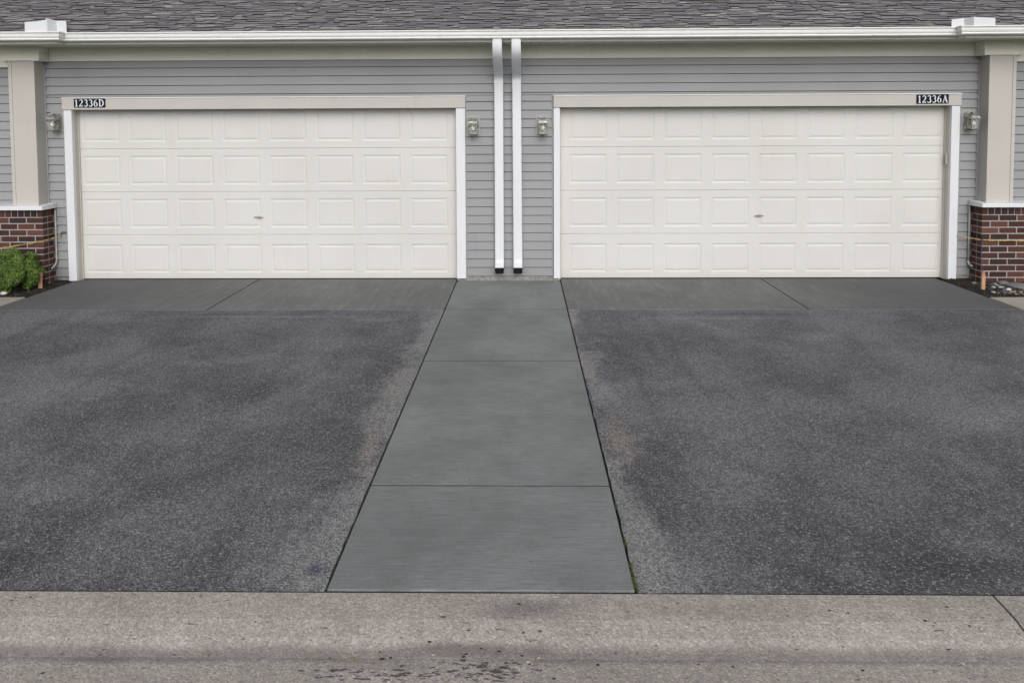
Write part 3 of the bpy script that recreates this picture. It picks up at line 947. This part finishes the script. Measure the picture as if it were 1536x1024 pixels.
for s, side in ((-1, 'left'), (1, 'right')):
    PX0, PX1 = sorted((s * 5.81, s * 7.6)); PY0, PY1 = -.245, -.02
    mb = MB(); ztop = bricks(mb, PX0, PX1, PY0, PY1, .012, 5 + s)
    BR = obj('brick_base', mb, 'brick', B, label='red brick base under the ' + side + ' column')
    mb = MB(); mb.box(PX0 + .005, PX1 - .005, PY0 + .005, PY1, -.02, ztop - .002)
    obj('mortar_core', mb, 'mortar', BR)
    mb = MB()
    a, b = PX0 - .035, PX1 + .035
    prof = [(-.305, ztop + .001), (-.305, ztop + .040), (-.298, ztop + .047), (.0, ztop + .062), (-.0, ztop + .001)]
    mb.extr([(p[0] if p[0] < -.1 else -.022, p[1]) for p in prof], a, b)
    obj('cap_stone', mb, 'white', BR)
    zc = ztop + .05
    cx0, cx1 = sorted((s * 5.885, s * 6.20))
    mb = MB(); mb.box(cx0, cx1, -.20, .02, zc, FR1 - .004, .002)
    CO = obj('column', mb, 'column', B, label='boxed taupe column on the ' + side + ' brick base')
    # corner boards
    mb = MB()
    for (a_, b_) in ((cx0 - .006, cx0 + .036), (cx1 - .036, cx1 + .006)):
        mb.box(a_, b_, -.207, -.165, zc + .002, FR0 - .004, .0015)
    obj('corner_board', mb, 'column', CO)
    ka, kb = sorted((s * 5.805, s * 6.285))
    mb = MB(); mb.box(ka, kb, -.222, -.0, FR0 - .008, FR1 - .003, .002)
    obj('capital', mb, 'frieze', CO)

# ================================================================== FIXTURES ON THE WALL
def make_lamp(loc, rz):
    """square coach lantern; local origin at the back plate centre, facing -y"""
    L = empty('wall_lamp', loc, None, 'wall lamp', 'coach lamps beside the garage doors')
    L.rotation_euler = (0, 0, rz)
    def sub(name, mb, mat, **kw): return obj(name, mb, mat, L, local=True, **kw)
    # siding mounting block and arched plate
    mb = MB()
    pr = []
    for k in range(13):
        a = pi * k / 12
        pr.append((.060 * cos(a), .085 + .028 * sin(a)))
    pr += [(-.060, -.115), (.060, -.115)]
    mb.extr(pr, -.018, -.0305, axis=1)
    bmesh.ops.bevel(mb.bm, geom=[e for e in mb.bm.edges], offset=.002, segments=1, affect='EDGES')
    sub('back_plate', mb, 'nickel')
    mb = MB(); mb.box(-.088, .088, -.016, .02, -.135, .135, .006)
    sub('mounting_block', mb, 'blockgrey')
    # swan-neck arm
    mb = MB()
    mb.tube([(0, -.03, .05), (0, -.045, .075), (0, -.065, .098), (0, -.09, .105), (0, -.112, .096), (0, -.118, .078)], .007, 8)
    for s in (-1, 1):
        mb.tube([(s * .01, -.032, .075), (s * .035, -.05, .098), (s * .052, -.08, .088), (s * .05, -.1, .062)], .0045, 6)
    sub('arm', mb, 'nickel', smooth=True)
    # hipped cap with a small knob
    def frustum(mb, w0, z0, w1, z1, cy=-.118, cap=True):
        A = [mb.bm.verts.new((x * w0, cy + y * w0, z0)) for x, y in ((-1, -1), (1, -1), (1, 1), (-1, 1))]
        Bv = [mb.bm.verts.new((x * w1, cy + y * w1, z1)) for x, y in ((-1, -1), (1, -1), (1, 1), (-1, 1))]
        for k in range(4): mb.bm.faces.new((A[k], A[(k + 1) % 4], Bv[(k + 1) % 4], Bv[k]))
        if cap: mb.bm.faces.new(A[::-1]); mb.bm.faces.new(Bv)
    mb = MB()
    frustum(mb, .060, .026, .060, .033); frustum(mb, .056, .0335, .045, .056); frustum(mb, .044, .0565, .018, .078)
    mb.lathe([(.0, .096), (.008, .094), (.012, .087), (.008, .079), (.0, .0785)], 0, -.118, 12)
    sub('lamp_cap', mb, 'nickel')
    mb = MB(); frustum(mb, .047, .025, .037, -.094, cap=False)
    sub('glass_shade', mb, 'glass')
    mb = MB()
    for sx_, sy_ in ((-1, -1), (1, -1), (1, 1), (-1, 1)):
        mb.tube([(.051 * sx_, -.118 + .051 * sy_, .026), (.046 * sx_, -.118 + .046 * sy_, -.04), (.041 * sx_, -.118 + .041 * sy_, -.096)], .0050, 6)
    for sx_ in (-1, 1):
        mb.tube([(.054 * sx_, -.176, -.004), (.036 * sx_, -.176, .014), (0, -.176, .021)], .003, 6)
    frustum(mb, .046, -.104, .046, -.0955); frustum(mb, .028, -.114, .044, -.1045)
    mb.lathe([(.0, -.114), (.009, -.117), (.009, -.124), (.0, -.128)], 0, -.118, 10)
    sub('lamp_cage', mb, 'nickel')
    mb = MB(); mb.lathe([(0, .022), (.014, .022), (.014, -.005), (.022, -.018), (.026, -.036), (.02, -.054), (.0, -.062)], 0, -.118, 14)
    sub('bulb', mb, 'bulb', smooth=True)
    return L
def dup_tree(o, parent=None):
    c = o.copy(); S.collection.objects.link(c); c.parent = parent
    for ch in o.children: dup_tree(ch, c)
    return c
L0 = make_lamp((-5.728, 0, 2.045), 0)
L0['label'] = 'pewter wall lamp between the left column and the 12336D door frame'
for (x, z, lab) in ((-.432, 1.972, 'pewter wall lamp on siding right of the 12336D garage door'),
                    (.438, 1.975, 'pewter wall lamp on siding left of the 12336A garage door'),
                    (5.752, 2.01, 'pewter wall lamp between the 12336A door frame and right column')):
    c = dup_tree(L0); c.location = (x, 0, z); c['label'] = lab

# address plaques: hand-cut serif figures
def glyph(ch):
    """strokes as (points, widths) in a box 0..w x 0..1"""
    def arc(cx, cy, rx, ry, a0, a1, n=12): return [(cx + rx * cos(radians(a0 + (a1 - a0) * k / n)), cy + ry * sin(radians(a0 + (a1 - a0) * k / n))) for k in range(n + 1)]
    T, t_ = .15, .07
    def wd(pts, cx): return None
    if ch == '1':
        return .42, [([(.21, 0.0), (.21, .98)], [T, T]), ([(.05, .80), (.21, .97)], [t_, t_]), ([(.04, .03), (.38, .03)], [t_, t_])]
    if ch == '2':
        p = arc(.27, .72, .19, .25, 160, -35, 12)
        return .56, [(p + [(.30, .36), (.12, .16), (.06, .06)], [t_ + .02, .08, .08, .08, .09, .10, .12, .14, T, T, T, T, .13, .11, .09, .08]), ([(.05, .06), (.48, .06)], [.12, .12]), ([(.47, .04), (.49, .2)], [t_, t_])]
    if ch == '3':
        p = arc(.23, .75, .18, .22, 155, -80, 10); q = arc(.23, .29, .21, .27, 85, -155, 12)
        return .52, [(p, [.08, .08, .08, .09, .11, .13, T, T, .13, .1, .07]), (q, [.07, .09, .11, .13, T, T, T, .14, .12, .1, .09, .08, .09])]
    if ch == '6':
        p = [(.44, .95), (.32, .93), (.2, .8), (.12, .6), (.10, .4)]
        q = arc(.29, .31, .19, .29, 180, -180, 20)
        return .56, [(p, [.06, .08, .11, .13, T]), (q, [T, .13, .12, .1, .08, .08, .08, .1, .12, .14, T, .14, .12, .1, .08, .08, .08, .1, .12, .13, T])]
    if ch == 'D':
        q = arc(.22, .5, .40, .47, 90, -90, 14)
        return .70, [([(.16, .0), (.16, 1.0)], [T, T]), ([(.02, .97), (.24, .97)], [t_, t_]), ([(.02, .03), (.24, .03)], [t_, t_]), (q, [.07, .08, .1, .12, .14, T, T, T, T, T, .14, .12, .1, .08, .07])]
    if ch == 'A':
        return .70, [([(.12, .03), (.35, .98)], [t_, t_]), ([(.34, .98), (.59, .03)], [T, T]), ([(.2, .34), (.5, .34)], [t_, t_]), ([(.02, .03), (.24, .03)], [t_, t_]), ([(.46, .03), (.70, .03)], [t_, t_])]
def plaque(x0, x1, z0, z1, text, label, tilt=0):
    cx, cz = (x0 + x1) / 2, (z0 + z1) / 2
    P = empty('address_plaque', (cx, -.052, cz), label, 'address sign')
    P.rotation_euler = (0, tilt, 0)
    w, h = x1 - x0, z1 - z0
    mb = MB(); mb.box(-w / 2, w / 2, -.008, .0, -h / 2, h / 2, .002)
    obj('plate', mb, 'navy', P, local=True)
    H = h * .80
    gl = [glyph(c_) for c_ in text]
    tot = sum(g_[0] for g_ in gl) + .10 * (len(gl) - 1)
    sx_ = (w * .93) / tot
    mb = MB(); x = -w * .465
    lay = 0
    for wd_, st in gl:
        for pts, ws in st:
            lay += 1
            yb = -.0105 - .00007 * lay
            L_, R_ = [], []
            P2 = [Vector((x + a * sx_, -H / 2 + b * H)) for a, b in pts]
            for i, p in enumerate(P2):
                d = (P2[min(i + 1, len(P2) - 1)] - P2[max(i - 1, 0)]).normalized()
                n_ = Vector((-d.y, d.x)) * ws[i] * H * .52
                L_.append(p + n_); R_.append(p - n_)
            fr = [[mb.bm.verts.new((q.x, yb, q.y)) for q in s_] for s_ in (L_, R_)]
            bk = [[mb.bm.verts.new((q.x, -.0078, q.y)) for q in s_] for s_ in (L_, R_)]
            for i in range(len(P2) - 1):
                mb.bm.faces.new((fr[0][i], fr[0][i + 1], fr[1][i + 1], fr[1][i]))
                mb.bm.faces.new((fr[0][i], bk[0][i], bk[0][i + 1], fr[0][i + 1]))
                mb.bm.faces.new((fr[1][i], fr[1][i + 1], bk[1][i + 1], bk[1][i]))
            mb.bm.faces.new((fr[0][0], fr[1][0], bk[1][0], bk[0][0]))
            mb.bm.faces.new((fr[0][-1], bk[0][-1], bk[1][-1], fr[1][-1]))
        x += (wd_ + .10) * sx_
    obj('lettering', mb, 'lett', P, local=True)
plaque(-5.485, -5.085, 2.226, 2.338, '12336D', 'navy address sign reading 12336D on the left door casing')
plaque(5.083, 5.479, 2.222, 2.334, '12336A', 'navy address sign reading 12336A on the right door casing', radians(-.6))

# conduits in the corner between brick and siding
mb = MB()
mb.tube([(-5.785, -.034, .93), (-5.785, -.034, .6), (-5.785, -.036, .29), (-5.788, -.05, .24), (-5.80, -.09, .20), (-5.803, -.12, .19)], .011, 8)
tag(obj('conduit_pipe', mb, 'conduit', origin=(-5.785, -.034, .2), smooth=True), 'thin grey conduit down the corner of the left brick base', 'pipe')
mb = MB()
mb.tube([(5.782, -.034, .95), (5.782, -.034, .6), (5.782, -.034, .25)], .011, 8)
mb.tube([(5.782, -.034, .25), (5.784, -.036, .225), (5.79, -.05, .205), (5.797, -.1, .195)], .014, 8)
tag(obj('conduit_pipe', mb, 'conduit', origin=(5.782, -.034, .2), smooth=True), 'thin grey conduit with fat elbow beside the right brick base', 'pipe')
# hook on the left wall
mb = MB()
mb.box(-5.715, -.0 - 5.655, -.028, -.018, .632, .644, .002)
mb.tube([(-5.715, -.024, .638), (-5.722, -.028, .62), (-5.722, -.036, .596), (-5.716, -.044, .592)], .0045, 6)
tag(obj('wall_hook', mb, 'dark', origin=(-5.70, -.02, .6)), 'small dark hook on the siding holding the left yellow cord', 'hook')
# yellow cords
def cord(pts, name_label):
    mb = MB()
    for s in (0, 1):
        q = []
        P_ = [Vector(p) for p in pts]
        N = 14
        for i in range(len(P_) - 1):
            for k in range(N):
                u = k / N; p = P_[i].lerp(P_[i + 1], u)
                L_ = (P_[i + 1] - P_[i]).length
                p = p + Vector((0, 0, -.012 * 4 * u * (1 - u) * min(1, L_)))
                a = (i * N + k) * .9 + s * pi
                q.append(p + Vector((0, -.0035 * cos(a), .004 * sin(a) + .007 * s * sin(i * .7 + u * 3))))
        q.append(P_[-1])
        mb.tube(q, .0036, 6)
    return tag(obj('cord', mb, 'cord', origin=tuple(pts[0]), smooth=True), name_label, 'cord', 'yellow cords strung across the brick bases')
cord([(-5.718, -.045, .592), (-5.80, -.262, .565), (-5.95, -.29, .535), (-6.45, -.35, .475), (-7.3, -.38, .44)], 'yellow cord sloping from the wall hook across the left brick base')
cord([(5.632, -.04, .566), (5.80, -.262, .548), (6.1, -.275, .541), (6.5, -.28, .545), (7.3, -.3, .55)], 'yellow cord running level from the door casing across the right brick base')
mb = MB()
mb.tube([(5.806 + .003 * sin(i * 1.3), -.262 - .0008 * i, .55 - i * .04) for i in range(13)], .004, 6)
mb.lathe([(0, .562), (.01, .556), (.012, .548), (.006, .54), (0, .538)], 5.808, -.268, 8)
tag(obj('string', mb, 'blue', origin=(5.806, -.27, .06)), 'blue string hanging from the yellow cord down the right brick corner', 'string')
# stakes
def stake(x, y, h, w, lab, pointed, tilt):
    mb = MB(); d = .018
    pts = [(-w / 2, -.1), (w / 2, -.1), (w / 2, h - (.075 if pointed else .02)), (w * .12 if pointed else w * .28, h), (-w * .12 if pointed else -w * .35, h - (.0 if pointed else .008)), (-w / 2, h - (.075 if pointed else .02))]
    mb.extr(pts, -d / 2, d / 2, axis=1)
    o = obj('wooden_stake', mb, 'wood'); o.location = (x, y, .02); o.rotation_euler = (0, tilt, .15)
    tag(o, lab, 'stake', 'survey stakes in the beds')
stake(-5.70, -.50, .20, .042, 'blunt wooden stake beside the green shrub', False, radians(1.5))
stake(5.60, -.64, .225, .044, 'pointed wooden stake before the right brick base', True, radians(0))

# shrub
def shrub(cx, cy, r, h, seed):
    rnd = random.Random(seed)
    root = empty('shrub', (cx, cy, .015), 'rounded bright green shrub in front of the left brick base', 'shrub')
    mb = MB()
    lobes = []
    for i in range(95):
        a = i * 2.39996 + rnd.uniform(-.2, .2); e = math.asin(1 - 1.75 * (i + .5) / 95)
        rr = rnd.uniform(.78, 1.0)
        lobes.append((Vector((r * rr * cos(a) * cos(e), r * rr * sin(a) * cos(e), h * .44 + h * .46 * rr * sin(e))), rnd.uniform(.045, .075)))
    for c_, lr in lobes:
        out = Vector((c_.x, c_.y, (c_.z - h * .3) * 1.2)).normalized()
        for k in range(int(9500 * lr * 1.0)):
            d = Vector((rnd.gauss(0, 1), rnd.gauss(0, 1), rnd.gauss(0, 1))).normalized()
            if d.dot(out) < -.2: continue
            p = c_ + d * lr * rnd.uniform(.72, 1.06)
            if p.z < .01: continue
            n_ = (d + Vector((rnd.gauss(0, .4), rnd.gauss(0, .4), rnd.gauss(0, .4) + .3))).normalized()
            u_ = n_.orthogonal().normalized(); u_.rotate(Matrix.Rotation(rnd.uniform(0, 2 * pi), 3, n_))
            v_ = n_.cross(u_); s_ = rnd.uniform(.006, .0105)
            L_ = s_ * 1.15
            mb.quad([p - u_ * L_, p - v_ * s_ * .6 + n_ * .002, p + u_ * L_ + n_ * -.003, p + v_ * s_ * .6 + n_ * .002])
    obj('foliage', mb, 'leaf', root, local=True)
    mb = MB()
    for k in range(26):
        c_, lr = lobes[k]
        mb.tube([(rnd.uniform(-.02, .02), rnd.uniform(-.02, .02), -.02), tuple(c_ * .45 + Vector((0, 0, -.02))), tuple(c_)], [.012, .007, .003], 5)
    obj('stem', mb, 'stem', root, local=True)
shrub(-6.10, -.60, .41, .50, 3)

# stones and gravel in the right bed
def rock(mb, x, y, z, a, b, c, seed, sub=2):
    tmp = bmesh.new(); bmesh.ops.create_icosphere(tmp, subdivisions=sub, radius=1)
    rz = (seed * 1.7) % 6.28
    vm = {}
    for v in tmp.verts:
        d = 1 + .28 * mnoise.noise(v.co * 1.3 + Vector((seed, 0, seed)))
        p = Vector((v.co.x * a * d, v.co.y * b * d, v.co.z * c * d))
        p.rotate(Matrix.Rotation(rz, 3, 'Z'))
        vm[v] = mb.bm.verts.new(p + Vector((x, y, z)))
    for f in tmp.faces: mb.bm.faces.new([vm[v] for v in f.verts])
    tmp.free()
mb = MB(); rnd = random.Random(11)
for k in range(900):
    x = rnd.uniform(5.60, 7.2); y = rnd.uniform(-.90, -.27)
    if x < 5.85 and rnd.random() < .72 and y > -.75: continue
    s = rnd.choice((.009, .012, .016, .024)) * rnd.uniform(.8, 1.3)
    rock(mb, x, y, .022 + s * .2, s * 1.3, s, s * .6, k * .37, 1)
for k in range(90):
    x = rnd.uniform(-7.0, -5.62); y = rnd.uniform(-.86, -.15); s = rnd.uniform(.007, .014)
    rock(mb, x, y, .02, s * 1.3, s, s * .6, k * .31, 1)
tag(obj('gravel', mb, 'stone', smooth=True), 'loose dark and pale gravel scattered over the beds', 'gravel', kind='stuff')
for (x, y, a, b, c, mt, lab) in ((6.12, -.52, .19, .12, .03, 'slate', 'flat grey stone lying before the right brick base'),
                             (6.02, -.24 - .12, .10, .05, .03, 'slate', 'dull grey stone against the foot of the right brick base'),
                             (5.86, -.70, .032, .025, .022, 'paleStone', 'white pebble in the gravel right of the pointed stake'),
                             (-5.94, -.80, .05, .032, .026, 'paleStone', 'small white stone at the mulch edge under the shrub')):
    mb = MB(); rock(mb, 0, 0, 0, a, b, c, x * 3 + y, 3)
    o = obj('stone', mb, mt, smooth=True); o.location = (x, y, .03)
    tag(o, lab, 'stone')
# wood chips near the right bed edge
for (x, y, rz, lab) in ((5.80, -.86, .3, 'tan wood chip at the gravel edge nearest the drive'), (5.90, -.84, 1.2, 'tan wood chip between gravel and the beige sidewalk')):
    mb = MB(); mb.extr([(-.05, -.012), (.03, -.018), (.055, .004), (.02, .016), (-.04, .012)], .0, .016, axis=2)
    o = obj('wood_chip', mb, 'wood'); o.location = (x, y, .03); o.rotation_euler = (.1, .15, rz)
    tag(o, lab, 'wood chip')
# moss and weeds in the right-hand joint near the kerb
mb = MB(); rnd = random.Random(4)
for k in range(1500):
    u = rnd.random() ** 1.5
    y = CURB_Y + .03 + u * 1.1
    if mnoise.noise(Vector((y * 9, 2, 0))) < -.12 + u * .5: continue
    x = WX + .004 + rnd.uniform(-.002, .013); z = -.012 + rnd.uniform(0, .016)
    a = rnd.uniform(0, 6.28); l = rnd.uniform(.002, .006)
    d = Vector((cos(a) * l, sin(a) * l, rnd.uniform(.0, .006))); n_ = Vector((-sin(a), cos(a), .3)) * .0016
    p = Vector((x, y, z))
    mb.quad([p - n_, p + n_, p + d + n_ * .4, p + d - n_ * .4])
tag(obj('moss', mb, 'moss'), 'moss and tiny weeds in the joint right of the walkway', 'moss', kind='stuff')
# leaf crumbs and grit on the kerb
mb = MB(); rnd = random.Random(9)
def kerb_z(y):
    pts = [(-6.325, 0), (-6.40, -.002), (-6.48, -.008), (-6.56, -.026), (-6.615, -.046), (-6.64, -.052), (-6.70, -.051), (-7.2, -.042)]
    for (a, za), (b, zb) in zip(pts, pts[1:]):
        if b <= y <= a: return za + (zb - za) * (a - y) / (a - b)
    return 0
for k in range(110):
    if k < 40: x, y = rnd.gauss(.0, .38), rnd.gauss(-6.63, .05)
    else: x, y = rnd.uniform(-2.4, 2.5), rnd.uniform(-6.95, -6.33)
    if not -7.1 < y < -6.33: continue
    n = 6; s = rnd.uniform(.0022, .0065); a0 = rnd.uniform(0, 6); st = rnd.uniform(1, 2.4)
    z = kerb_z(y) + .0012
    vs = []
    for q in range(n):
        a = a0 + q * 2 * pi / n; rr = s * rnd.uniform(.6, 1.2)
        vs.append(mb.bm.verts.new((x + cos(a) * rr * st, y + sin(a) * rr, z + rnd.uniform(0, .002))))
    c_ = mb.bm.verts.new((x, y, z + .002))
    for q in range(n): mb.bm.faces.new((vs[q], vs[(q + 1) % n], c_))
tag(obj('leaf_litter', mb, 'bits'), 'crumbs of leaf and grit scattered on the kerb', 'leaf litter', kind='stuff')
